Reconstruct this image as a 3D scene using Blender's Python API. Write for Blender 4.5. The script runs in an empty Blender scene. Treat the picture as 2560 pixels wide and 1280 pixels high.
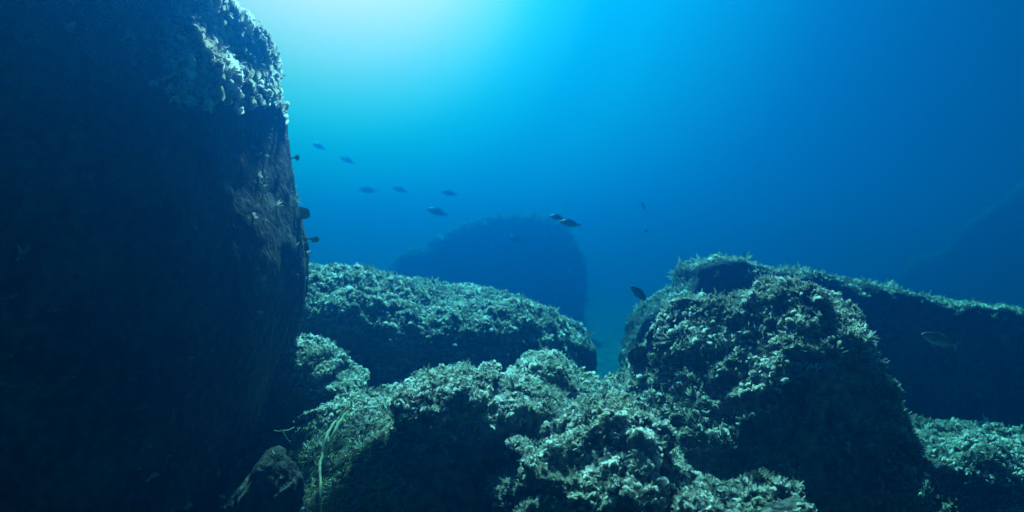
import bpy, math, random
import numpy as np
from mathutils import Vector, Matrix
from mathutils.bvhtree import BVHTree

S = bpy.context.scene
C = S.collection
R = math.radians

# ------------------------------------------------------------------ camera
F = 1828.0                                   # focal length in photo pixels (2560 wide)
cam = bpy.data.cameras.new("camera")
cam.sensor_width = 36.0
cam.lens = 36.0 * F / 2560.0
cam.clip_start = 0.05
cam.clip_end = 400.0
co = bpy.data.objects.new("camera", cam)
cam.dof.use_dof = True
cam.dof.focus_distance = 3.9
cam.dof.aperture_fstop = 1.8
co.rotation_euler = (R(90), 0, 0)
C.objects.link(co)
S.camera = co

# ------------------------------------------------------------------ light
SUN_EL, SUN_AZ = R(46), R(-6)                # azimuth from +Y, positive to the right
sun = bpy.data.lights.new("sun", "SUN")
sun.energy = 5.0
sun.angle = R(4)                             # spread by the rippled water surface
sun.color = (1.6, 1.03, 1.12)                # the water above takes most of the red out again
so = bpy.data.objects.new("sun", sun)
sdir = Vector((math.sin(SUN_AZ) * math.cos(SUN_EL), math.cos(SUN_AZ) * math.cos(SUN_EL), math.sin(SUN_EL)))
so.rotation_euler = sdir.to_track_quat('Z', 'Y').to_euler()
C.objects.link(so)

S.view_settings.view_transform = 'Standard'
S.view_settings.look = 'None'
S.view_settings.gamma = 1.0
S.view_settings.use_curve_mapping = False
S.view_settings.exposure = 1.25
S.cycles.use_denoising = True
S.cycles.max_bounces = 6
S.cycles.diffuse_bounces = 2
S.cycles.volume_bounces = 1
S.cycles.transparent_max_bounces = 6
S.cycles.sample_clamp_indirect = 4.0

# world: daylight sky coming through the surface + the glow of the lit water around it
W = bpy.data.worlds.new("World")
S.world = W
W.use_nodes = True
nt = W.node_tree
nt.nodes.clear()
def N(t, kind, **kw):
    n = t.nodes.new(kind)
    for k, v in kw.items():
        setattr(n, k, v)
    return n
out = N(nt, "ShaderNodeOutputWorld")
bg = N(nt, "ShaderNodeBackground")
nt.links.new(bg.outputs[0], out.inputs[0])
tc = N(nt, "ShaderNodeTexCoord")
GLOW = Vector((-430 / F, 1.0, 770 / F)).normalized()
dot = N(nt, "ShaderNodeVectorMath", operation='DOT_PRODUCT')
dot.inputs[1].default_value = GLOW
nt.links.new(tc.outputs['Generated'], dot.inputs[0])
acos = N(nt, "ShaderNodeMath", operation='ARCCOSINE')
nt.links.new(dot.outputs['Value'], acos.inputs[0])
mr = N(nt, "ShaderNodeMapRange")
mr.inputs[1].default_value = 0.0
mr.inputs[2].default_value = R(90)
nt.links.new(acos.outputs[0], mr.inputs[0])
ramp = N(nt, "ShaderNodeValToRGB")
nt.links.new(mr.outputs[0], ramp.inputs[0])
ramp.color_ramp.interpolation = 'CARDINAL'
GLOW_STOPS = [  # angle from the glow in degrees, colour
    (0, (1.0, 0.88, 0.62)), (8, (0.62, 0.82, 0.66)), (13, (0.13, 0.69, 0.74)), (18.5, (0.0, 0.43, 0.68)),
    (24, (0.0, 0.34, 0.68)), (34, (0.0, 0.13, 0.44)), (50, (0.0, 0.05, 0.22)), (90, (0.003, 0.032, 0.085))]
els = ramp.color_ramp.elements
while len(els) > 1:
    els.remove(els[-1])
for i, (a, c) in enumerate(GLOW_STOPS):
    e = els[0] if i == 0 else els.new(a / 90)
    e.position = a / 90
    e.color = (*c, 1)
sky = N(nt, "ShaderNodeTexSky", sky_type='NISHITA')
sky.sun_disc = False
sky.sun_elevation = SUN_EL
sky.sun_rotation = SUN_AZ
tint = N(nt, "ShaderNodeMix", data_type='RGBA', blend_type='MULTIPLY')
tint.inputs[0].default_value = 1.0
tint.inputs[7].default_value = (0.02, 0.10, 0.12, 1)   # sea water filters the sky light
nt.links.new(sky.outputs[0], tint.inputs[6])
sep = N(nt, "ShaderNodeSeparateXYZ")
nt.links.new(tc.outputs['Generated'], sep.inputs[0])
win = N(nt, "ShaderNodeMapRange", interpolation_type='SMOOTHSTEP')   # the round window of sky overhead
win.inputs[1].default_value = 0.55
win.inputs[2].default_value = 0.95
nt.links.new(sep.outputs[2], win.inputs[0])
skyw = N(nt, "ShaderNodeMix", data_type='RGBA', blend_type='MULTIPLY')
skyw.inputs[0].default_value = 1.0
nt.links.new(tint.outputs[2], skyw.inputs[6])
nt.links.new(win.outputs[0], skyw.inputs[7])
skys = N(nt, "ShaderNodeMix", data_type='RGBA', blend_type='ADD')
skys.inputs[0].default_value = 1.0
GLOW_GAIN = 10.0
gl = N(nt, "ShaderNodeMix", data_type='RGBA', blend_type='MULTIPLY')
gl.inputs[0].default_value = 1.0
gl.inputs[7].default_value = (GLOW_GAIN * 6.0, GLOW_GAIN * 1.12, GLOW_GAIN * 0.66, 1)
nt.links.new(ramp.outputs[0], gl.inputs[6])
nt.links.new(gl.outputs[2], skys.inputs[6])
nt.links.new(skyw.outputs[2], skys.inputs[7])
nt.links.new(skys.outputs[2], bg.inputs[0])
bg.inputs[1].default_value = 0.047

# ------------------------------------------------------------------ helpers
def P(px, py, Y):
    """The point at distance Y on the line of sight through a photo pixel."""
    return Vector(((px - 1280) / F * Y, Y, (640 - py) / F * Y))

def tag(o, label=None, cat=None, group=None, kind=None):
    if label: o['label'] = label
    if cat: o['category'] = cat
    if group: o['group'] = group
    if kind: o['kind'] = kind
    return o

def empty(name, loc):
    o = bpy.data.objects.new(name, None)
    o.empty_display_size = 0.05
    o.location = loc
    C.objects.link(o)
    return o

def link(name, me, mat, parent=None):
    if mat: me.materials.append(mat)
    o = bpy.data.objects.new(name, me)
    C.objects.link(o)
    if parent:
        o.parent = parent
    return o

def np_mesh(name, V, Fq, attr=None):
    """Mesh from an (n,3) array and an (m,k) index array."""
    V = np.asarray(V, np.float32); Fq = np.asarray(Fq, np.int32)
    me = bpy.data.meshes.new(name)
    k = Fq.shape[1]
    me.vertices.add(len(V)); me.vertices.foreach_set("co", V.ravel())
    me.loops.add(Fq.size); me.loops.foreach_set("vertex_index", Fq.ravel())
    me.polygons.add(len(Fq))
    me.polygons.foreach_set("loop_start", np.arange(0, Fq.size, k, dtype=np.int32))
    me.polygons.foreach_set("loop_total", np.full(len(Fq), k, np.int32))
    me.polygons.foreach_set("use_smooth", np.ones(len(Fq), bool))
    if attr is not None:
        a = me.attributes.new("along", 'FLOAT', 'POINT')
        a.data.foreach_set("value", np.asarray(attr, np.float32))
    me.update(calc_edges=True)
    me.validate()
    return me

# vectorised gradient noise
_rng = np.random.RandomState(7)
_perm = np.tile(_rng.permutation(256), 3)
_grad = _rng.normal(size=(256, 3)); _grad /= np.linalg.norm(_grad, axis=1)[:, None]
def noise3(p):
    i = np.floor(p).astype(int); f = p - i
    u = f * f * f * (f * (f * 6 - 15) + 10)
    r = 0
    for dx in (0, 1):
        for dy in (0, 1):
            for dz in (0, 1):
                h = _perm[_perm[_perm[(i[:, 0] + dx) & 255] + ((i[:, 1] + dy) & 255)] + ((i[:, 2] + dz) & 255)]
                d = f - np.array([dx, dy, dz])
                w = (u[:, 0] if dx else 1 - u[:, 0]) * (u[:, 1] if dy else 1 - u[:, 1]) * (u[:, 2] if dz else 1 - u[:, 2])
                r = r + w * (_grad[h] * d).sum(1)
    return r * 1.6
def fbm(p, octs=4, gain=0.5):
    a, r = 1.0, 0
    for k in range(octs):
        r = r + a * noise3(p * (2.03 ** k) + k * 17.3)
        a *= gain
    return r
def sstep(a, b, x):
    t = np.clip((x - a) / (b - a), 0, 1)
    return t * t * (3 - 2 * t)

# ------------------------------------------------------------------ materials
def new_mat(name):
    m = bpy.data.materials.new(name)
    m.use_nodes = True
    t = m.node_tree
    t.nodes.clear()
    return m, t, N(t, "ShaderNodeOutputMaterial")

def rock_material(name="rock", gain=1.0):
    m, t, o = new_mat(name)
    b = N(t, "ShaderNodeBsdfPrincipled")
    b.inputs['Roughness'].default_value = 0.9
    b.inputs['Specular IOR Level'].default_value = 0.1
    tcn = N(t, "ShaderNodeTexCoord")
    n1 = N(t, "ShaderNodeTexNoise"); n1.inputs['Scale'].default_value = 3.0; n1.inputs['Detail'].default_value = 8
    n2 = N(t, "ShaderNodeTexNoise"); n2.inputs['Scale'].default_value = 24.0; n2.inputs['Detail'].default_value = 6
    t.links.new(tcn.outputs['Object'], n1.inputs['Vector']); t.links.new(tcn.outputs['Object'], n2.inputs['Vector'])
    r = N(t, "ShaderNodeValToRGB")
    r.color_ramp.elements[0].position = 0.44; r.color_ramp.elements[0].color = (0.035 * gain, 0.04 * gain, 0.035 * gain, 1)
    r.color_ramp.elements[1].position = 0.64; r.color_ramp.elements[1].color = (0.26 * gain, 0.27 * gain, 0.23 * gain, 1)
    mx = N(t, "ShaderNodeMix", data_type='FLOAT'); mx.inputs[0].default_value = 0.5
    t.links.new(n1.outputs[0], mx.inputs[2]); t.links.new(n2.outputs[0], mx.inputs[3])
    t.links.new(mx.outputs[0], r.inputs[0]); t.links.new(r.outputs[0], b.inputs['Base Color'])
    bp = N(t, "ShaderNodeBump"); bp.inputs['Strength'].default_value = 0.8; bp.inputs['Distance'].default_value = 0.03
    t.links.new(n2.outputs[0], bp.inputs['Height']); t.links.new(bp.outputs[0], b.inputs['Normal'])
    t.links.new(b.outputs[0], o.inputs[0])
    return m

def alga_material(name, c0, c1, transl=0.35, bands=True):
    m, t, o = new_mat(name)
    g = N(t, "ShaderNodeNewGeometry")
    r = N(t, "ShaderNodeValToRGB")
    r.color_ramp.elements[0].color = (*c0, 1); r.color_ramp.elements[1].color = (*c1, 1)
    t.links.new(g.outputs['Random Per Island'], r.inputs[0])
    col = r.outputs[0]
    if bands:                                    # chalky concentric growth bands of the fan
        at = N(t, "ShaderNodeAttribute", attribute_name="along")
        br = N(t, "ShaderNodeValToRGB")
        E = br.color_ramp.elements
        E[0].position = 0.0; E[0].color = (0.35, 0.33, 0.28, 1)
        E[1].position = 1.0; E[1].color = (1, 1, 1, 1)
        for p, v in ((0.35, 0.6), (0.5, 0.95), (0.6, 0.7), (0.74, 1.0), (0.84, 0.75), (0.93, 1.0)):
            e = E.new(p); e.color = (v, v, v * 0.96, 1)
        t.links.new(at.outputs['Fac'], br.inputs[0])
        mm = N(t, "ShaderNodeMix", data_type='RGBA', blend_type='MULTIPLY'); mm.inputs[0].default_value = 1
        t.links.new(col, mm.inputs[6]); t.links.new(br.outputs[0], mm.inputs[7])
        col = mm.outputs[2]
    tco = N(t, "ShaderNodeTexCoord"); pn = N(t, "ShaderNodeTexNoise")       # browner, duller patches between chalky ones
    pn.inputs['Scale'].default_value = 3.2; pn.inputs['Detail'].default_value = 3
    t.links.new(tco.outputs['Object'], pn.inputs['Vector'])
    pr = N(t, "ShaderNodeValToRGB")
    pr.color_ramp.elements[0].position = 0.38; pr.color_ramp.elements[0].color = (0.56, 0.58, 0.50, 1)
    pr.color_ramp.elements[1].position = 0.58; pr.color_ramp.elements[1].color = (1, 1, 1, 1)
    t.links.new(pn.outputs[0], pr.inputs[0])
    mp = N(t, "ShaderNodeMix", data_type='RGBA', blend_type='MULTIPLY'); mp.inputs[0].default_value = 1
    t.links.new(col, mp.inputs[6]); t.links.new(pr.outputs[0], mp.inputs[7])
    col = mp.outputs[2]
    d = N(t, "ShaderNodeBsdfDiffuse"); tr = N(t, "ShaderNodeBsdfTranslucent")
    t.links.new(col, d.inputs[0]); t.links.new(col, tr.inputs[0])
    ms = N(t, "ShaderNodeMixShader"); ms.inputs[0].default_value = transl
    t.links.new(d.outputs[0], ms.inputs[1]); t.links.new(tr.outputs[0], ms.inputs[2])
    t.links.new(ms.outputs[0], o.inputs[0])
    return m

def plain_material(name, c, rough=0.6):
    m, t, o = new_mat(name)
    b = N(t, "ShaderNodeBsdfPrincipled")
    b.inputs['Base Color'].default_value = (*c, 1); b.inputs['Roughness'].default_value = rough
    n = N(t, "ShaderNodeTexNoise"); n.inputs['Scale'].default_value = 60
    hs = N(t, "ShaderNodeMix", data_type='RGBA', blend_type='MULTIPLY'); hs.inputs[0].default_value = 0.35
    hs.inputs[6].default_value = (*c, 1)
    tcn = N(t, "ShaderNodeTexCoord"); t.links.new(tcn.outputs['Object'], n.inputs['Vector'])
    t.links.new(n.outputs[0], hs.inputs[7]); t.links.new(hs.outputs[2], b.inputs['Base Color'])
    t.links.new(b.outputs[0], o.inputs[0])
    return m

M_ROCK = rock_material()
M_SHADED_ROCK = rock_material("shaded_rock", 0.42)          # same stone, its colour darkened to stand in for shade
M_FAN = alga_material("fan_alga", (0.70, 0.70, 0.63), (0.92, 0.91, 0.85), 0.55)
M_TURF = alga_material("turf_alga", (0.22, 0.25, 0.21), (0.46, 0.49, 0.42), 0.45, bands=False)
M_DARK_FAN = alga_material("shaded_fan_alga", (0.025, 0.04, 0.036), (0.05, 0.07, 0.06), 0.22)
M_STRAND = alga_material("strand_alga", (0.45, 0.52, 0.34), (0.66, 0.70, 0.50), 0.35, bands=False)

# ------------------------------------------------------------------ alga frond shapes
def fan_template(seed, na=8, nr=4):
    """A calcified fan: a sheet spread from its stalk, rolled into a half funnel with a curled rim."""
    rg = np.random.RandomState(seed)
    spread = rg.uniform(0.9, 1.7); roll = rg.uniform(0.40, 0.8); rim = rg.uniform(0.1, 0.4)
    lob = rg.uniform(0, 6.28, 2); lean = rg.uniform(0.0, 0.5)
    V, A = [], []
    for j in range(nr + 1):
        v = 0.08 + 0.92 * j / nr
        for i in range(na + 1):
            u = -1 + 2 * i / na
            a = u * spread
            r = v * (1 + 0.10 * math.sin(3.1 * u + lob[0]) * v + 0.07 * math.sin(7 * u + lob[1]) * v) * (1 - 0.12 * u * u)
            x, z = r * math.sin(a), r * math.cos(a)
            y = -lean * r * r
            c = x / roll
            X = roll * math.sin(c); y += roll * (1 - math.cos(c)) * 0.9
            y -= rim * max(0, v - 0.6) ** 2 * 3
            y += 0.10 * v * v * math.sin(6 * u + lob[1]) + 0.05 * v * math.sin(11 * u + lob[0])
            V.append((X, y, z)); A.append(v)
    Q = [(j * (na + 1) + i, j * (na + 1) + i + 1, (j + 1) * (na + 1) + i + 1, (j + 1) * (na + 1) + i)
         for j in range(nr) for i in range(na)]
    return np.array(V), np.array(Q), np.array(A)
FANS = [fan_template(s) for s in range(10)]
FANS_LOW = [fan_template(s, 5, 3) for s in range(10)]

def turf_template(seed, n=5):
    rg = np.random.RandomState(seed)
    V, Q, A = [], [], []
    for k in range(n):
        a = rg.uniform(0, 6.28); b = rg.uniform(0.1, 0.9)
        d = np.array([math.cos(a) * b, math.sin(a) * b, 1.0]); d /= np.linalg.norm(d)
        s = np.array([-math.sin(a), math.cos(a), 0]) * rg.uniform(0.06, 0.13)
        L = rg.uniform(0.6, 1.1); o = len(V)
        bend = np.array([math.cos(a + 1), math.sin(a + 1), -0.3]) * rg.uniform(0, 0.35)
        for t_, w in ((0, 0.5), (0.5, 1.2), (1, 0.35)):
            c = d * L * t_ + bend * t_ * t_
            V += [c - s * w, c + s * w]; A += [t_, t_]
        Q += [(o, o + 1, o + 3, o + 2), (o + 2, o + 3, o + 5, o + 4)]
    return np.array(V), np.array(Q), np.array(A)
TURFS = [turf_template(s) for s in range(8)]

def scatter(name, pts, ups, sizes, temps, mat, parent, rg, tilt=0.35):
    n = len(pts)
    if n == 0:
        return None
    ups = ups + rg.normal(size=(n, 3)) * tilt
    ups /= np.linalg.norm(ups, axis=1)[:, None]
    rx = rg.normal(size=(n, 3)); xs = np.cross(ups, rx); xs /= np.linalg.norm(xs, axis=1)[:, None]
    ys = np.cross(ups, xs)
    which = rg.randint(0, len(temps), n)
    VV, QQ, AA = [], [], []
    off = 0
    for k, (V, Q, A) in enumerate(temps):
        idx = np.where(which == k)[0]
        if len(idx) == 0:
            continue
        s = sizes[idx][:, None, None]
        asp = rg.uniform(0.8, 1.25, len(idx))[:, None, None]
        w = pts[idx][:, None, :] + s * (asp * V[None, :, 0:1] * xs[idx][:, None, :] + V[None, :, 1:2] * ys[idx][:, None, :] + V[None, :, 2:3] * ups[idx][:, None, :])
        m = len(V)
        VV.append(w.reshape(-1, 3))
        QQ.append((Q[None] + (np.arange(len(idx)) * m)[:, None, None] + off).reshape(-1, 4))
        AA.append(np.tile(A, len(idx)))
        off += m * len(idx)
    me = np_mesh(name, np.concatenate(VV), np.concatenate(QQ), np.concatenate(AA))
    return link(name, me, mat, parent)

# ------------------------------------------------------------------ boulders
FLOOR = -3.0
BVH = {}
def catmull(pts, n):
    p = np.array(pts, float)
    p = np.vstack([2 * p[0] - p[1], p, 2 * p[-1] - p[-2]])
    outp = []
    for i in range(1, len(p) - 2):
        for t in np.linspace(0, 1, 12, endpoint=False):
            a, b, c, d = p[i - 1], p[i], p[i + 1], p[i + 2]
            outp.append(0.5 * ((2 * b) + (c - a) * t + (2 * a - 5 * b + 4 * c - d) * t * t + (3 * b - a - 3 * c + d) * t ** 3))
    outp.append(p[-2])
    q = np.array(outp)
    s = np.concatenate([[0], np.cumsum(np.linalg.norm(np.diff(q, axis=0), axis=1))])
    ss = np.linspace(0, s[-1], n)
    return np.stack([np.interp(ss, s, q[:, 0]), np.interp(ss, s, q[:, 1])], 1)

def boulder(name, label, outline, Y, center, Df, Db, pf=2.0, pb=2.0, lean=0.0, amp=0.05, freq=1.6, seed=1,
            fan=400, fan_size=0.05, up0=0.15, up1=0.65, patch=0.0, sparse=0.02, turf=500, turf_size=0.05, low=False,
            maxcount=14000, mask=None, flow=FLOOR - 0.12, spread=0.15, shape=None, bump=0.028, premade=None, bare=None):
    """A solid boulder: its outline stands at distance Y, its front bulges Df towards and its back Db away from the viewer."""
    rg = np.random.RandomState(seed)
    pl = [(P(a, b, Y).x, P(a, b, Y).z) for a, b in outline]
    x0, x1 = pl[0][0], pl[-1][0]
    pl = [(x0 - spread, flow)] + pl + [(x1 + spread, flow)]
    top = catmull(pl, 240)
    bot = np.stack([np.linspace(x1 + spread, x0 - spread, 40)[1:-1], np.full(38, flow)], 1)
    ring = np.concatenate([top, bot])
    n = len(ring)
    cp = P(center[0], center[1], Y); c = np.array([cp.x, cp.z])
    nr = 48
    ss = np.sin(np.linspace(0, 1, nr + 1)[1:] * math.pi / 2)
    sd = np.array([seed * 3.7, seed * 1.3, seed * 2.1])
    def shell(rg_):
        V = [np.array([[c[0], -Df, c[1]]])]
        for s in ss:                                       # front shell
            d = Df * max(0, 1 - s ** pf) ** (1 / pf)
            q = c + (rg_ - c) * s
            V.append(np.stack([q[:, 0], np.full(n, -d), q[:, 1]], 1))
        for s in ss[::-1][1:]:                             # back shell
            d = Db * max(0, 1 - s ** pb) ** (1 / pb)
            q = c + (rg_ - c) * s
            V.append(np.stack([q[:, 0], np.full(n, d), q[:, 1]], 1))
        V.append(np.array([[c[0], Db, c[1]]]))
        V = np.concatenate(V)
        V[:, 1] += Y + lean * (V[:, 2] - c[1])
        if shape: V = shape(V)
        return V
    # draw the outline in until the bulging stone is no larger than it was measured
    def polar(x, z):
        return np.arctan2(x - c[0], z - c[1]), np.hypot(x - c[0], z - c[1])
    a0, r0 = polar(ring[:, 0], ring[:, 1])
    nb = 120
    fit = ring.copy()
    def vnorm_of(V, T):
        fn = np.cross(V[T[:, 1]] - V[T[:, 0]], V[T[:, 2]] - V[T[:, 0]])
        vn = np.zeros_like(V)
        for k in range(3):
            np.add.at(vn, T[:, k], fn)
        return vn / (np.linalg.norm(vn, axis=1)[:, None] + 1e-12), fn
    def rough(V, T):
        vn, fn = vnorm_of(V, T)
        h = fbm(V * freq + sd, 4) * amp + noise3(V * freq * 3.1 + sd) * amp * 0.35 + fbm(V * 8 + sd, 3) * bump
        return V + vn * h[:, None]
    nring = 2 * nr - 1
    T = []
    ar = np.arange(n); nx = (ar + 1) % n
    T.append(np.stack([np.zeros(n, int), 1 + nx, 1 + ar], 1))
    for k in range(nring - 1):
        a = 1 + k * n
        T.append(np.stack([a + ar, a + nx, a + n + ar], 1))
        T.append(np.stack([a + nx, a + n + nx, a + n + ar], 1))
    a = 1 + (nring - 1) * n
    T.append(np.stack([a + ar, a + nx, np.full(n, nring * n + 1)], 1))
    T = np.concatenate(T)
    V = shell(fit)
    if (vnorm_of(V, T)[0][0] @ np.array([0, -1, 0])) < 0:
        T = T[:, ::-1].copy()
    for it in range(0 if premade else 6):
        V = shell(fit)
        if it > 2: V = rough(V, T)
        a, r = polar(V[:, 0] / V[:, 1] * Y, V[:, 2] / V[:, 1] * Y)
        b = ((a + math.pi) / (2 * math.pi) * nb).astype(int) % nb
        mx = np.zeros(nb); np.maximum.at(mx, b, r)
        b0 = ((a0 + math.pi) / (2 * math.pi) * nb).astype(int) % nb
        want = np.zeros(nb); np.maximum.at(want, b0, r0)
        ratio = np.where((mx > 0) & (want > 0), want * (1.0 if it < 3 else 1.02) / np.maximum(mx, 1e-6), 1)
        ratio = np.clip((ratio + np.roll(ratio, 1) + np.roll(ratio, -1)) / 3, 0.7, 1.15)
        f = np.interp(a0, (np.arange(nb) + 0.5) / nb * 2 * math.pi - math.pi, ratio, period=2 * math.pi)
        f = np.where(ring[:, 1] < FLOOR + 0.6, 1, f)
        fit = c + (fit - c) * f[:, None]
    inset = 1 - 0.9 * fan_size / np.maximum(r0, 0.3)
    V = shell(c + (fit - c) * inset[:, None])
    if premade:
        V, T = premade
    V = rough(V, T)
    vn, fn = vnorm_of(V, T)
    base = Vector((c[0], Y, FLOOR))
    root = empty(name, base)
    tag(root, label, "boulder", "boulders on the sea floor")
    bz = np.array(base)
    rock = link("rock", np_mesh("rock", V - bz, T), M_SHADED_ROCK if seed in (3, 5, 31) else M_ROCK, root)  # three boulders take the rock colour with shade put into it
    BVH[seed] = (BVHTree.FromPolygons([tuple(v) for v in V], [tuple(int(i) for i in t) for t in T]), root)
    # growth on the surface
    ar_ = np.linalg.norm(fn, axis=1) / 2
    cen = V[T].mean(1); fnn = fn / (2 * ar_[:, None] + 1e-12)
    # only what a viewer near the camera can see: inside a widened view cone, not far round the back
    vis = (cen[:, 1] > 0.6) & (np.abs(cen[:, 0]) < 0.85 * cen[:, 1] + 0.5) & (np.abs(cen[:, 2]) < 0.50 * cen[:, 1] + 0.35)
    view = -cen / np.linalg.norm(cen, axis=1)[:, None]
    vis &= (fnn * view).sum(1) > -0.55
    pn = fbm(cen * 2.2 + sd + 40, 3)
    dens = sstep(up0, up1, fnn[:, 2] + 0.30 * pn - patch) * (0.35 + 0.65 * sstep(-0.25, 0.15, fbm(cen * 7 + sd, 2))) 
    if mask is not None:
        dens = np.maximum(dens * 0, mask(cen, fnn, pn)) if mask.__name__ == "only" else np.maximum(dens, mask(cen, fnn, pn))
    dens = np.maximum(dens, sparse * sstep(-0.1, 0.5, pn))
    if bare is not None:
        dens = dens * bare(cen, fnn, pn)
    w = ar_ * vis * dens
    cnt = int(min(maxcount, fan * w.sum()))
    if cnt > 0:
        k = rg.choice(len(T), cnt, p=w / w.sum())
        rep = rg.randint(2, 5, cnt)
        k3 = np.repeat(k, rep)
        b = rg.dirichlet((1, 1, 1), cnt)
        p0 = np.repeat((V[T[k]] * b[:, :, None]).sum(1), rep, 0) + rg.normal(size=(len(k3), 3)) * fan_size * 0.28
        nn = fnn[k3]
        up = nn * 0.75 + np.array([0, 0, 0.45]) + np.array(sdir) * 0.1
        sz = fan_size * np.exp(np.clip(rg.normal(size=len(k3)) * 0.28, -0.7, 0.5)) * np.repeat(np.exp(np.clip(rg.normal(size=cnt) * 0.2, -0.4, 0.35)), rep)
        p0 -= nn * 0.006
        o = scatter("fan_algae_cover", p0 - bz, up, sz, FANS_LOW if low else FANS, M_FAN, root, rg, 0.38)
        tag(o, kind="stuff")
    w = ar_ * vis * sstep(-0.45, 0.5, pn + 0.4 * fnn[:, 2]) * (1 - 0.45 * np.clip(dens, 0, 1))
    if bare is not None and seed == 3:
        w = w * bare(cen, fnn, pn)
    cnt = int(min(14000, turf * w.sum()))
    if cnt > 0:
        k = rg.choice(len(T), cnt, p=w / w.sum())
        b = rg.dirichlet((1, 1, 1), cnt)
        p0 = (V[T[k]] * b[:, :, None]).sum(1) - fnn[k] * 0.004
        up = fnn[k] + np.array([0, 0, 0.25])
        sz = turf_size * np.exp(rg.normal(size=cnt) * 0.35)
        o = scatter("turf_algae_cover", p0 - bz, up, sz, TURFS, M_TURF, root, rg, 0.3)
        tag(o, kind="stuff")
    return root

def left_patch(cen, fnn, pn):
    """The sunlit shoulder of the tall boulder is thickly overgrown."""
    px = 1280 + cen[:, 0] / cen[:, 1] * F; py = 640 - cen[:, 2] / cen[:, 1] * F
    return sstep(-60, 90, px - 400 - 70 * pn) * sstep(-40, 70, 270 + 60 * pn - py)

def chamfer(V, p0, p1, Y, y0, k, ymax, soft=0.05):
    """Bevels the front of a boulder: beyond the line p0-p1 the face leans back at slope k, no deeper than ymax."""
    a, b = P(*p0, Y), P(*p1, Y)
    dx, dz = b.x - a.x, b.z - a.z; L = math.hypot(dx, dz)
    d = (-(V[:, 0] - a.x) * dz + (V[:, 2] - a.z) * dx) / L
    lim = np.minimum(y0 + k * d, ymax)
    y = V[:, 1]
    m = np.maximum(y, lim); q = np.abs(y - lim)
    sm = m + np.where(q < soft, (soft - q) ** 2 / (4 * soft), 0)
    V = V.copy()
    V[:, 1] = np.where(y < ymax, np.minimum(sm, ymax), y)
    return V

TALL = [(60, -760), (170, -560), (330, -300), (430, -110), (480, -26), (522, 4), (562, 20), (607, 36), (648, 50), (684, 76), (692, 110),
        (692, 150), (700, 190), (712, 225), (722, 255), (722, 300), (727, 360), (734, 430), (740, 490), (750, 550), (761, 605), (767, 680),
        (763, 750), (752, 810), (740, 866), (724, 926), (706, 986), (688, 1056), (660, 1140), (618, 1240), (580, 1330), (520, 1480), (470, 1640), (440, 2100)]
def tall_loft():
    """The tall boulder: stacked rounded sections whose right end follows its edge."""
    q = catmull(TALL, 220)
    Yc = 3.6; n = 200
    th = np.linspace(0, 2 * math.pi, n, endpoint=False)
    ct, st = np.cos(th), np.sin(th)
    e = 2 / 3.4
    cx = np.sign(ct) * np.abs(ct) ** e; cy = np.sign(st) * np.abs(st) ** e
    rows = []
    for i, (px, py) in enumerate(q):
        p = P(px, py, Yc); z = p.z; xr = p.x
        xl = -4.6 + 0.5 * max(0, z) ** 1.2
        top = max(0.0, (z - 1.0) / 1.8)                      # rounds off towards the top
        yf = 2.72 + 0.10 * z + 0.55 * top * top + 0.10 * max(0.0, -z - 0.6)
        yb = 5.6 - 1.2 * top * top
        for it in range(4):
            x = (xr + xl) / 2 + (xr - xl) / 2 * cx
            y = np.where(cy < 0, Yc + (Yc - yf) * cy, Yc + (yb - Yc) * cy)
            r = x / y; j = int(np.argmax(r))
            z = (640 - py) / F * (Yc + 0.5 * (y[j] - Yc))
            want = (px - 1280) / F * y[j]
            xr += want - x[j]
        rows.append(np.stack([x, y, np.full(n, z)], 1))
    V = np.concatenate(rows); m = len(rows)
    T = []
    ar = np.arange(n); nx = (ar + 1) % n
    for i in range(m - 1):
        a = i * n
        T.append(np.stack([a + ar, a + n + ar, a + nx], 1)); T.append(np.stack([a + nx, a + n + ar, a + n + nx], 1))
    V = np.concatenate([V, [V[:n].mean(0) + [0, 0, 0.12]], [V[(m - 1) * n:m * n].mean(0)]])
    T.append(np.stack([ar, nx, np.full(n, m * n)], 1))
    T.append(np.stack([(m - 1) * n + nx, (m - 1) * n + ar, np.full(n, m * n + 1)], 1))
    T = np.concatenate(T)
    fnx = np.cross(V[T[:, 1]] - V[T[:, 0]], V[T[:, 2]] - V[T[:, 0]]); cc = V[T].mean(1) - V.mean(0)
    if (fnx * cc).sum() < 0: T = T[:, ::-1].copy()
    V[:, 1] += 0.75 * np.minimum(0, V[:, 0] + 1.75)          # the face comes nearer towards the left
    return chamfer(V, (372, -30), (716, 290), 3.6, 2.86, 2.5, 3.62), T

def tall_bare(cen, fnn, pn):
    py = 640 - cen[:, 2] / cen[:, 1] * F
    return 1 - 0.93 * sstep(0.25, 0.5, fnn[:, 0]) * sstep(240, 300, py)

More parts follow.
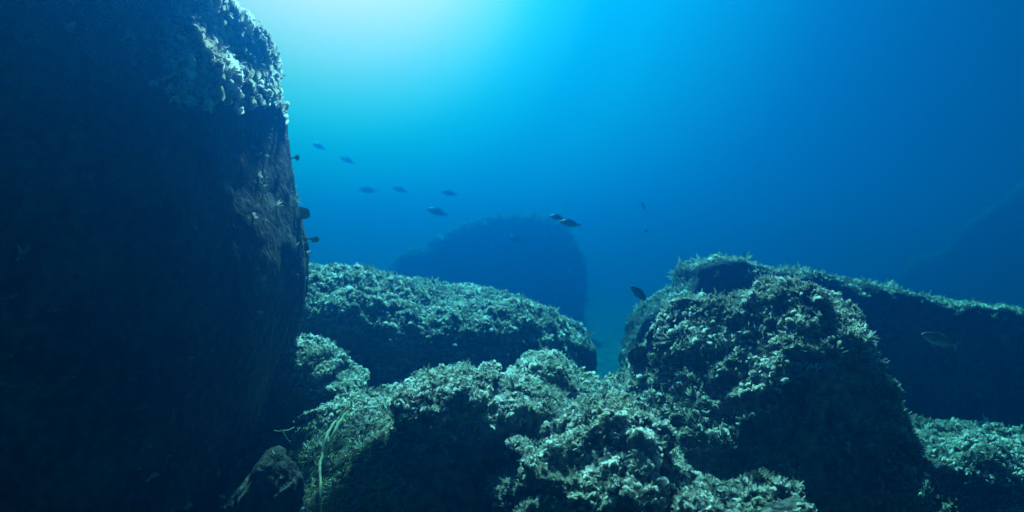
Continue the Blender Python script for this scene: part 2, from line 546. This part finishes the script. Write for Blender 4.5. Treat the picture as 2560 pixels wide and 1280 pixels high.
boulder("boulder", "tall dark boulder filling the left edge with a sunlit overgrown shoulder",
        [(-1300, 1500), (-1400, 600), (-1100, -300), (-500, -700), (100, -560), (400, -160), (480, -10), (560, 34), (640, 55), (690, 92),
         (696, 150), (706, 205), (724, 250), (724, 310), (728, 380), (736, 450), (742, 510), (753, 560), (763, 610), (768, 690),
         (763, 750), (752, 810), (740, 870), (724, 930), (706, 990), (688, 1060), (652, 1170), (602, 1290), (560, 1400)],
        3.6, (300, 470), 0.9, 1.8, pf=2.6, lean=0.10, amp=0.022, freq=1.6, seed=3, bump=0.014, fan=1900, fan_size=0.027, up0=0.60, up1=0.95,
        sparse=0.03, turf=1000, turf_size=0.024, mask=left_patch, spread=0.0, premade=tall_loft(), bare=tall_bare)
boulder("boulder", "small jagged dark rock at the foot of the tall left boulder",
        [(540, 1330), (600, 1230), (650, 1150), (690, 1112), (732, 1148), (756, 1196), (768, 1290)],
        3.2, (650, 1250), 0.22, 0.22, pf=2.6, bump=0.012, amp=0.025, freq=2.5, seed=5, fan=0, fan_size=0.0148, up0=2, up1=3, sparse=0.0, turf=150, turf_size=0.02)
def left_end_bare(cen, fnn, pn):
    """Filaments instead of fans below the crest of the left end."""
    px = 1280 + cen[:, 0] / cen[:, 1] * F; py = 640 - cen[:, 2] / cen[:, 1] * F
    crest = np.interp(px, [560, 640, 700, 745, 800, 860, 930], [1240, 1140, 1098, 1070, 1046, 1034, 1022])
    return 1 - (sstep(990, 930, px) * sstep(0, 25, py - crest + 20 * pn))
def left_end(V):
    return chamfer(V, (780, 1290), (1030, 1000), 3.9, 3.36, 2.2, 4.1)
boulder("boulder", "low arched boulder at bottom centre draped with pale strands on its left end",
        [(560, 1260), (640, 1140), (700, 1092), (745, 1056), (800, 1020), (860, 1004), (910, 1000), (955, 985), (1005, 955), (1060, 932), (1110, 918),
         (1200, 912), (1260, 922), (1330, 940), (1400, 985), (1450, 1030), (1500, 1090), (1540, 1170), (1560, 1300)],
        3.9, (1100, 1060), 0.55, 0.9, pf=3.0, amp=0.045, freq=1.9, seed=8, shape=left_end, bare=left_end_bare, fan=3840, fan_size=0.0140, up0=0.30, up1=0.62, sparse=0.03, turf=1100, turf_size=0.026)
boulder("boulder", "bumpy overgrown rock at lower centre sloping right beside the dark cone boulder",
        [(1190, 1260), (1230, 1120), (1290, 1060), (1370, 1030), (1440, 1005), (1500, 990), (1560, 990), (1605, 1006), (1650, 1046), (1688, 1095),
         (1706, 1150), (1730, 1230), (1750, 1330)],
        3.5, (1460, 1140), 0.75, 0.7, pf=1.9, amp=0.065, freq=2.4, seed=11, fan=3840, fan_size=0.0147, up0=0.22, up1=0.55, sparse=0.03, turf=1100, turf_size=0.026, bump=0.045)
boulder("boulder", "small tufted mound behind the arched bottom centre boulder",
        [(1255, 1000), (1275, 940), (1310, 892), (1360, 880), (1405, 902), (1445, 934), (1490, 948), (1525, 985), (1560, 1060)],
        4.5, (1390, 990), 0.3, 0.6, pf=2.6, amp=0.05, freq=2.5, seed=13, fan=3840, fan_size=0.0193, up0=0.1, up1=0.5, sparse=0.05, turf=900, turf_size=0.035)
boulder("boulder", "small rounded rock with a bright overgrown cap beside the tall left boulder",
        [(640, 1020), (660, 930), (690, 870), (740, 852), (790, 855), (840, 880), (880, 920), (908, 965), (925, 1040)],
        4.7, (780, 950), 0.35, 0.8, pf=2.6, amp=0.04, freq=2.0, seed=17, fan=3840, fan_size=0.0153, up0=0.28, up1=0.6, sparse=0.03, turf=800, turf_size=0.03)
boulder("boulder", "broad slab boulder with a wide pale overgrown top in mid water",
        [(560, 760), (640, 680), (760, 662), (880, 668), (980, 684), (1080, 706), (1200, 716), (1290, 742), (1380, 776), (1440, 812), (1478, 860),
         (1490, 930), (1486, 1010)],
        7.2, (1120, 825), 1.6, 1.0, pf=1.9, amp=0.12, freq=0.9, seed=21, fan=2880, fan_size=0.0180, up0=0.26, up1=0.52, sparse=0.02, turf=450, turf_size=0.04, low=True, bump=0.045)
def cone_side(V):
    return chamfer(V, (1590, 1130), (1985, 790), 4.3, 3.83, 1.7, 5.3)
boulder("boulder", "cone shaped boulder at right with a ragged pale crest and deep shaded front",
        [(1470, 1120), (1520, 985), (1570, 905), (1620, 830), (1660, 775), (1710, 745), (1770, 742), (1830, 738), (1880, 715), (1930, 698), (1990, 702),
         (2050, 720), (2105, 748), (2145, 792), (2185, 865), (2225, 940), (2262, 1030), (2300, 1130), (2325, 1290)],
        4.3, (1950, 920), 0.60, 1.2, pf=2.7, amp=0.07, freq=1.9, seed=27, shape=cone_side, fan=3072, fan_size=0.0160, up0=0.30, up1=0.70, sparse=0.30, turf=1300, turf_size=0.032, bump=0.045)
boulder("boulder", "long dark boulder behind the cone boulder sloping down to the right edge",
        [(1555, 960), (1562, 860), (1580, 800), (1625, 752), (1682, 712), (1704, 664), (1760, 650), (1850, 652), (1930, 668), (2050, 686), (2150, 704),
         (2250, 722), (2350, 744), (2450, 760), (2560, 776), (2760, 800), (3000, 880), (3150, 1100)],
        7.4, (2200, 840), 0.6, 1.6, pf=7, pb=2.5, amp=0.05, freq=1.2, seed=31, fan=840, fan_size=0.0171, up0=0.65, up1=0.9, sparse=0.01, turf=250, turf_size=0.045, low=True)
boulder("boulder", "low speckled overgrown rock in the bottom right corner",
        [(2180, 1180), (2240, 1080), (2290, 1050), (2360, 1052), (2430, 1062), (2500, 1075), (2580, 1088), (2700, 1110), (2850, 1180), (2950, 1300)],
        4.6, (2500, 1190), 0.8, 0.8, amp=0.09, freq=2.4, seed=37, fan=2496, fan_size=0.0160, up0=0.25, up1=0.6, patch=0.10, sparse=0.10, turf=1000, turf_size=0.032, bump=0.045)
boulder("boulder", "low overgrown rock cut by the bottom edge in front of the cone boulder",
        [(1640, 1340), (1720, 1245), (1790, 1226), (1860, 1230), (1930, 1242), (1990, 1280), (2030, 1350)],
        2.85, (1840, 1300), 0.4, 0.4, amp=0.06, freq=2.4, seed=41, fan=3264, fan_size=0.0147, up0=0.42, up1=0.85, patch=0.18, sparse=0.06, turf=1000, turf_size=0.026)
boulder("boulder", "far rounded boulder fading into blue water behind the broad slab",
        [(900, 760), (960, 680), (1010, 642), (1070, 606), (1150, 566), (1240, 540), (1320, 534), (1390, 552), (1432, 590), (1455, 640), (1464, 700),
         (1458, 780), (1450, 900)],
        27.0, (1260, 640), 1.4, 1.8, pf=5, amp=0.18, freq=0.6, seed=43, fan=0, fan_size=0.0400, turf=90, turf_size=0.12, low=True, bump=0.10, flow=FLOOR - 1.0)
boulder("boulder", "faint distant rock slope rising out of the right edge",
        [(1900, 820), (2150, 740), (2300, 655), (2345, 612), (2400, 585), (2440, 540), (2490, 512), (2560, 452), (2700, 380), (2900, 330), (3200, 330), (3500, 500)],
        38.0, (2750, 640), 0.8, 1.2, pf=6, amp=0.60, freq=0.35, seed=47, fan=0, fan_size=0.0400, turf=0, low=True, bump=0.10, flow=FLOOR - 1.0)

# ------------------------------------------------------------------ strands and single fronds
def hit(seed, px, py, off=0.006):
    d = P(px, py, 1.0).normalized()
    loc, nor, _, _ = BVH[seed][0].ray_cast(Vector((0, 0, 0)), d)
    return None if loc is None else loc + nor * off
def tubes(lines, sides=5):
    """Tapering tubes; each line is a list of (point, radius)."""
    V, Q, A = [], [], []
    for ln in lines:
        o = len(V); n = len(ln)
        for i, (p, r) in enumerate(ln):
            d = (ln[min(i + 1, n - 1)][0] - ln[max(i - 1, 0)][0])
            d = d.normalized() if d.length > 1e-9 else Vector((0, 0, 1))
            x = d.cross(Vector((0.31, 0.9, 0.2))).normalized(); y = d.cross(x)
            for k in range(sides):
                a = 2 * math.pi * k / sides
                V.append(tuple(p + (x * math.cos(a) + y * math.sin(a)) * r)); A.append(i / max(1, n - 1))
        for i in range(n - 1):
            for k in range(sides):
                Q.append((o + i * sides + k, o + i * sides + (k + 1) % sides, o + (i + 1) * sides + (k + 1) % sides, o + (i + 1) * sides + k))
    return np.array(V), np.array(Q), np.array(A)
def along(pts, step=8.0):
    q = catmull(pts, max(3, int(sum(math.dist(pts[i], pts[i + 1]) for i in range(len(pts) - 1)) / step)))
    return [tuple(v) for v in q]
def draped(seed, pts, r0, r1, off, rg, jit=1.5, step=8.0, slack=0.0):
    q = along(pts, step); ln = []
    for i, (x, y) in enumerate(q):
        t = i / max(1, len(q) - 1)
        p = hit(seed, x + rg.normal() * jit, y + rg.normal() * jit * 0.5, off * (0.7 + 0.6 * rg.rand()))
        if p is not None:
            if ln and (p - ln[-1][0]).length > 0.30: break
            ln.append((p, (r0 + (r1 - r0) * t) * rg.uniform(0.8, 1.2)))
    if slack and len(ln) > 6:                      # a rope spans the hollows instead of following them
        ps = [p for p, r in ln]
        w = 4
        ps = [sum(ps[max(0, i - w):i + w + 1], Vector()) / len(ps[max(0, i - w):i + w + 1]) for i in range(len(ps))]
        ln = [(p + Vector((0, -slack, slack * 0.3)), r) for p, (q_, r) in zip(ps, ln)]
    return ln if len(ln) > 2 else None
rg = np.random.RandomState(77)

# matted filaments over the left end of the arched boulder, and a thinner fringe down the tall boulder
def filaments(seed, starts, n, dirs, length, r, off):
    L = []
    while len(L) < n:
        a, b = starts()
        ang = dirs(); le = rg.uniform(*length)
        c = rg.normal() * 0.2
        pts = [(a + le * t * math.cos(ang + c * t), b + le * t * math.sin(ang + c * t)) for t in (0, 0.33, 0.66, 1)]
        l = draped(seed, pts, r * rg.uniform(0.7, 1.3), r * 0.4, off, rg, 1.0)
        if l: L.append(l)
        else: n -= 0.2
    return L
ra = BVH[8][1]
L = filaments(8, lambda: (rg.uniform(730, 1010), rg.uniform(1040, 1240)), 200, lambda: R(rg.normal() * 14 + 137), (40, 150), 0.0030, 0.022)
V, Q, A = tubes(L)
tag(link("filament_algae_cover", np_mesh("filaments", V - np.array(ra.location), Q, A), M_STRAND, ra), kind="stuff")
rl = BVH[3][1]
L = filaments(3, lambda: (rg.uniform(640, 745), rg.uniform(760, 1000)), 46, lambda: R(rg.normal() * 5 + 108), (120, 320), 0.0016, 0.008)
for k in range(6):
    l = draped(3, [(724 + k % 3, 420 + 5 * k), (733, 480), (741, 540), (751, 600), (757, 660), (756, 740), (746, 820), (728, 900)], 0.0018, 0.0014, 0.012, rg, 1.2)
    if l: L.append(l)
V, Q, A = tubes(L)
tag(link("filament_algae_cover", np_mesh("filaments", V - np.array(rl.location), Q, A), M_STRAND, rl), kind="stuff")

def strand_thing(label, lines, group):
    lines = [l for l in lines if l]
    if not lines: return
    b = min((p for l in lines for p, r in l), key=lambda p: p.z).copy()
    root = empty("alga_strand", b); tag(root, label, "seaweed", group)
    for l in lines:
        V, Q, A = tubes([l], 6)
        link("strand", np_mesh("strand", V - np.array(b), Q, A), M_STRAND, root)
strand_thing("long pale forked alga strand hanging down the left end of the arched boulder",
    [draped(8, [(900, 1022), (872, 1024), (856, 1050), (842, 1090), (828, 1130), (820, 1170), (819, 1220), (815, 1290)], 0.0085, 0.0055, 0.042, rg, 0.6, 6, 0.03),
     draped(8, [(880, 1030), (866, 1062), (852, 1092), (838, 1118), (826, 1142)], 0.010, 0.008, 0.042, rg, 0.6, 6, 0.03),
     draped(8, [(845, 1090), (836, 1112), (824, 1132), (808, 1150)], 0.005, 0.003, 0.040, rg, 0.6, 6, 0.03),
     draped(8, [(860, 1020), (890, 1012), (916, 1020), (928, 1030)], 0.006, 0.004, 0.040, rg, 0.6, 6, 0.03)], "hanging alga strands")
def span(a, b, sag, r):
    if a is None or b is None: return None
    return [(a.lerp(b, t) + Vector((0, 0, -sag * math.sin(math.pi * t))), r * (1 + 0.4 * abs(2 * t - 1))) for t in np.linspace(0, 1, 9)]
j = P(706, 1076, 3.5)
strand_thing("thin net of branching strands strung between the tall boulder and the arched boulder",
    [span(P(686, 1076, 3.55), j, 0.004, 0.002), span(j, hit(8, 735, 1068) or P(735, 1068, 3.6), 0.006, 0.002),
     span(j, hit(8, 730, 1106) or P(730, 1106, 3.6), 0.008, 0.002)], "hanging alga strands")

def single_frond(label, py, kind, size, tilt):
    """A frond that stands out from the right edge of the tall boulder, with a stalk."""
    px = 820
    while px > 500 and hit(3, px, py) is None: px -= 1
    p = hit(3, px - 2, py, -0.004)
    if p is None: return
    size *= 1.25 * p.y / 3.6
    root = empty("fan_alga", p); tag(root, label, "seaweed", "fan algae on the tall boulder's edge")
    d = Vector((math.cos(R(tilt)), -0.25, math.sin(R(tilt)))).normalized()
    lean = d.cross(Vector((0, 1, 0))).normalized()
    st = size * (0.9 if kind != "disc" else 0.15)
    V, Q, A = tubes([[(d * (st * t) + lean * (0.12 * size * math.sin(3 * t)), 0.0028 + 0.001 * t) for t in np.linspace(0, 1, 6)]], 6)
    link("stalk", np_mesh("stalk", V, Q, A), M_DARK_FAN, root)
    side = d.cross(lean)
    M0 = Matrix.Rotation(R(55 if kind != 'disc' else 20), 3, d)
    side = M0 @ side; lean = M0 @ lean
    fr = [(0, 0)] if kind != "pair" else [(22, 0), (-30, 1)]
    for a, m in fr:
        T, Qf, Af = fan_template(31 + m + int(py), 12, 6)
        M = Matrix.Rotation(R(a), 3, side)
        u = M @ d; w = M @ lean
        if kind == "disc":
            w, sd_ = w, side
        sd_ = side
        ax = np.array(w), np.array(sd_), np.array(u)
        W_ = np.array(d) * st + size * (T[:, 0:1] * ax[0] + T[:, 1:2] * ax[1] + T[:, 2:3] * ax[2])
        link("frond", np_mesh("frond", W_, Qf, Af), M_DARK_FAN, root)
single_frond("small pale tipped frond sticking out highest on the tall boulder's right edge", 398, "cup", 0.022, 12)
single_frond("dark rounded plate shaped frond on the tall boulder's right edge", 530, "disc", 0.038, -5)
single_frond("stalked cup frond reaching out into open water from the tall boulder's edge", 598, "cup", 0.026, -8)
single_frond("twin fronds one above the other on the tall boulder's edge above the slab", 696, "pair", 0.028, 0)
single_frond("lowest and smallest frond on the tall boulder's right edge", 778, "cup", 0.016, 5)

# ------------------------------------------------------------------ sea floor
def seabed():
    n = 140
    xs = np.linspace(-1, 1, n); xs = np.sign(xs) * np.abs(xs) ** 1.5 * 36
    ys = np.linspace(-1, 1, n); ys = np.sign(ys) * np.abs(ys) ** 1.5 * 36 + 26
    X, Yy = np.meshgrid(xs, ys)
    p = np.stack([X.ravel(), Yy.ravel(), np.zeros(n * n)], 1)
    z = FLOOR + 0.25 * fbm(p * 0.3, 3) + 0.05 * fbm(p * 2.0 + 9, 2)
    p[:, 2] = z
    i = np.arange(n * n).reshape(n, n)
    Q = np.stack([i[:-1, :-1].ravel(), i[:-1, 1:].ravel(), i[1:, 1:].ravel(), i[1:, :-1].ravel()], 1)
    return link("seabed", np_mesh("seabed", p, Q), M_ROCK)
tag(seabed(), kind="structure")

# ------------------------------------------------------------------ fish
def fish_material():
    m, t, o = new_mat("fish_scales")
    b = N(t, "ShaderNodeBsdfPrincipled"); b.inputs['Roughness'].default_value = 0.42; b.inputs['Metallic'].default_value = 0.25
    tcn = N(t, "ShaderNodeTexCoord"); sx = N(t, "ShaderNodeSeparateXYZ")
    t.links.new(tcn.outputs['Object'], sx.inputs[0])
    mp = N(t, "ShaderNodeMapRange"); mp.inputs[1].default_value = -0.16; mp.inputs[2].default_value = 0.16
    t.links.new(sx.outputs[2], mp.inputs[0])
    r = N(t, "ShaderNodeValToRGB"); E = r.color_ramp.elements
    E[0].position = 0; E[0].color = (0.42, 0.44, 0.42, 1); E[1].position = 1; E[1].color = (0.06, 0.07, 0.07, 1)
    for k in range(6):                                   # thin lengthwise stripes
        a = E.new(0.30 + k * 0.1); v = (0.30 - k * 0.04) if k % 2 else (0.16 - k * 0.015); a.color = (v, v * 1.02, v * 0.92, 1)
    t.links.new(mp.outputs[0], r.inputs[0]); t.links.new(r.outputs[0], b.inputs['Base Color'])
    t.links.new(b.outputs[0], o.inputs[0])
    return m
M_FISH = fish_material()
M_FIN = alga_material("fish_fin", (0.20, 0.22, 0.20), (0.26, 0.28, 0.25), 0.45, bands=False)
M_EYE = plain_material("fish_eye", (0.02, 0.02, 0.02), 0.15)

# length 1 along x, head at -0.5; top and bottom of the body at stations along it
FX = np.array([-0.5, -0.485, -0.45, -0.40, -0.33, -0.24, -0.13, -0.02, 0.09, 0.19, 0.27, 0.33, 0.37, 0.395])
FT = np.array([0.000, 0.022, 0.050, 0.082, 0.112, 0.136, 0.146, 0.138, 0.114, 0.082, 0.053, 0.035, 0.028, 0.027])
FB = np.array([-0.012, -0.030, -0.055, -0.083, -0.112, -0.138, -0.150, -0.142, -0.116, -0.080, -0.050, -0.033, -0.027, -0.026])
FW = np.array([0.006, 0.018, 0.032, 0.045, 0.055, 0.062, 0.064, 0.058, 0.046, 0.032, 0.021, 0.014, 0.010, 0.008])
def fish_body():
    m = 16; V = []; Q = []
    for x, t_, b_, w in zip(FX, FT, FB, FW):
        for k in range(m):
            a = 2 * math.pi * k / m
            V.append((x, w * math.cos(a), (t_ + b_) / 2 + (t_ - b_) / 2 * math.sin(a)))
    n = len(FX)
    for i in range(n - 1):
        for k in range(m):
            Q.append((i * m + k, i * m + (k + 1) % m, (i + 1) * m + (k + 1) % m, (i + 1) * m + k))
    for i, s in ((0, 1), (n - 1, -1)):                    # close nose and tail root
        base = i * m
        for k in range(0, m // 2 - 1):
            a, b, c, d = base + k, base + k + 1, base + m - 2 - k, base + m - 1 - k
            Q.append((a, d, c, b) if s > 0 else (a, b, c, d))
    return np.array(V), np.array(Q)
def sheet(top, bot, th=0.004, yoff=0.0, splay=0.0):
    """A thin fin between an upper and a lower line of (x, z) points."""
    V, Q = [], []
    n = len(top)
    for sgn in (-1, 1):
        for (x, z), (x2, z2) in zip(top, bot):
            V += [(x, yoff + sgn * th * 0.3 + splay * z, z), (x2, yoff + sgn * th + splay * z2, z2)]
    for i in range(n - 1):
        a = 2 * i; Q.append((a, a + 1, a + 3, a + 2))
        b = 2 * n + 2 * i; Q.append((b, b + 2, b + 3, b + 1))
        Q.append((a, a + 2, b + 2, b)); Q.append((a + 1, b + 1, b + 3, a + 3))
    Q.append((0, 2 * n, 2 * n + 1, 1)); e = 2 * n - 2
    Q.append((e, e + 1, 2 * n + e + 1, 2 * n + e))
    return np.array(V), np.array(Q)
def top_at(x): return float(np.interp(x, FX, FT))
def bot_at(x): return float(np.interp(x, FX, FB))
def make_fish():
    root = empty("fish", (0, 0, 0))
    link("body", np_mesh("fish_body", *fish_body()), M_FISH, root)
    xs = np.linspace(-0.2, 0.26, 9)
    prof = [0.012, 0.046, 0.05, 0.046, 0.04, 0.04, 0.036, 0.026, 0.006]
    link("dorsal_fin", np_mesh("dorsal_fin", *sheet([(x + 0.02, top_at(x) + h) for x, h in zip(xs, prof)], [(x, top_at(x) - 0.012) for x in xs])), M_FIN, root)
    xs = np.linspace(0.06, 0.26, 6); prof = [0.008, 0.04, 0.036, 0.03, 0.022, 0.006]
    link("anal_fin", np_mesh("anal_fin", *sheet([(x, bot_at(x) + 0.012) for x in xs], [(x + 0.02, bot_at(x) - h) for x, h in zip(xs, prof)])), M_FIN, root)
    top = [(0.37, 0.022), (0.41, 0.055), (0.45, 0.095), (0.50, 0.135)]; mid = [(0.37, 0.0), (0.415, 0.0), (0.44, 0.012), (0.495, 0.118)]
    V1, Q1 = sheet(top, mid); V2, Q2 = sheet([(x, -z + 0.001) for x, z in mid], [(x, -z) for x, z in top])
    link("tail_fin", np_mesh("tail_fin", np.concatenate([V1, V2]), np.concatenate([Q1, Q2 + len(V1)])), M_FIN, root)
    for s in (-1, 1):
        V, Q = sheet([(-0.27, -0.02), (-0.21, -0.015), (-0.15, -0.03), (-0.11, -0.05)], [(-0.27, -0.045), (-0.21, -0.075), (-0.15, -0.08), (-0.11, -0.056)], th=0.003)
        V[:, 1] = s * (0.058 + (V[:, 0] + 0.27) * 0.35) + V[:, 1]
        link("pectoral_fin", np_mesh("pectoral_fin", V, Q), M_FIN, root)
        V, Q = sheet([(-0.17, -0.125), (-0.12, -0.13), (-0.07, -0.14)], [(-0.15, -0.155), (-0.08, -0.185), (-0.05, -0.165)], th=0.003)
        V[:, 1] += s * (0.02 + (-V[:, 2] - 0.12) * 0.3)
        link("pelvic_fin", np_mesh("pelvic_fin", V, Q), M_FIN, root)
        E, Q = [], []
        for i in range(7):
            la = -math.pi / 2 + math.pi * i / 6
            for k in range(10):
                lo = 2 * math.pi * k / 10
                E.append((-0.405 + 0.021 * math.cos(la) * math.cos(lo), s * 0.040 + 0.010 * math.sin(la), 0.022 + 0.021 * math.cos(la) * math.sin(lo)))
        for i in range(6):
            for k in range(10):
                Q.append((i * 10 + k, i * 10 + (k + 1) % 10, i * 10 + 10 + (k + 1) % 10, i * 10 + 10 + k))
        link("eye", np_mesh("eye", E, Q), M_EYE, root)
    return root
def copy_tree(o):
    c = o.copy(); C.objects.link(c)
    for ch in list(o.children):
        d = ch.copy(); C.objects.link(d); d.parent = c
    return c
FISH = [  # px, py, distance, length m, roll down to the tail (deg), turn away from side view (deg), label
    (799, 367, 10.0, 0.185, 24, 10, "faint small fish highest in the water, nearest the tall left boulder"),
    (870, 401, 9.6, 0.20, 22, 8, "faint fish second highest, just below the topmost one"),
    (921, 476, 9.0, 0.215, 7, 5, "slim blue fish swimming level, left one of the row of three"),
    (1002, 475, 9.8, 0.215, 18, 10, "pale blue fish in the middle of the row of three"),
    (1124, 483, 9.8, 0.215, 13, 8, "faint fish at the right end of the row of three"),
    (1095, 531, 8.8, 0.25, 17, 12, "lowest fish of the left shoal, level with the top of the far boulder"),
    (1394, 544, 7.4, 0.165, 8, 18, "shorter dark fish overlapping the tail side of its partner by the far boulder top"),
    (1426, 559, 7.0, 0.205, 10, 6, "longest dark fish of the close pair right of the far boulder top"),
    (1292, 599, 8.6, 0.19, 18, 15, "dim fish in front of the middle of the far boulder"),
    (1260, 651, 10.5, 0.12, 14, 15, "tiny barely visible fish low before the far boulder"),
    (1425, 679, 9.0, 0.15, 5, 84, "fish seen end on with fins out at the far boulder right side"),
    (1609, 516, 9.5, 0.13, 62, 30, "small dark fish alone in open water pointing steeply upward"),
    (1616, 577, 10.5, 0.09, -32, 25, "tiny fish slanting the other way in open water"),
    (1600, 736, 5.8, 0.19, 42, 8, "large dark fish with a pale head diving beside the long boulder"),
    (2350, 851, 5.9, 0.31, 18, 5, "big pale silver fish against the dark long boulder at right"),
]
proto = make_fish()
for i, (px, py, Y, L, a, yaw, lab) in enumerate(FISH):
    f = proto if i == 0 else copy_tree(proto)
    k = 2.5 if py < 480 else 1.9 if py < 535 or py in (599, 651, 679) else 1.15
    if px > 2000: k = 0.92                       # swims clear of the long boulder's face
    Y *= k; L *= k * 1.08
    f.location = P(px, py, Y)
    f.scale = (L, L, L)
    f.rotation_euler = (Matrix.Rotation(R(a), 3, 'Y') @ Matrix.Rotation(R(yaw), 3, 'Z')).to_euler()
    tag(f, lab, "fish", "fish in the open water")

# ------------------------------------------------------------------ haze: the sea water itself
def haze():
    x0, x1, y0, y1, z0, z1 = -37.5, 37.5, -11.5, 63.5, FLOOR - 1.6, 3.4
    V = [(x, y, z) for x in (x0, x1) for y in (y0, y1) for z in (z0, z1)]
    Q = [(0, 1, 3, 2), (4, 6, 7, 5), (0, 4, 5, 1), (2, 3, 7, 6), (0, 2, 6, 4), (1, 5, 7, 3)]
    me = np_mesh("haze", V, Q)
    m, t, o = new_mat("sea_water")
    v = N(t, "ShaderNodeVolumePrincipled")
    v.inputs['Color'].default_value = (0.0008, 0.056, 0.184, 1)
    v.inputs['Absorption Color'].default_value = (0.0, 0.66, 0.69, 1)
    v.inputs['Density'].default_value = 0.25
    v.inputs['Anisotropy'].default_value = 0.87
    t.links.new(v.outputs[0], o.inputs['Volume'])
    return link("haze", me, m)
tag(haze(), kind="stuff")
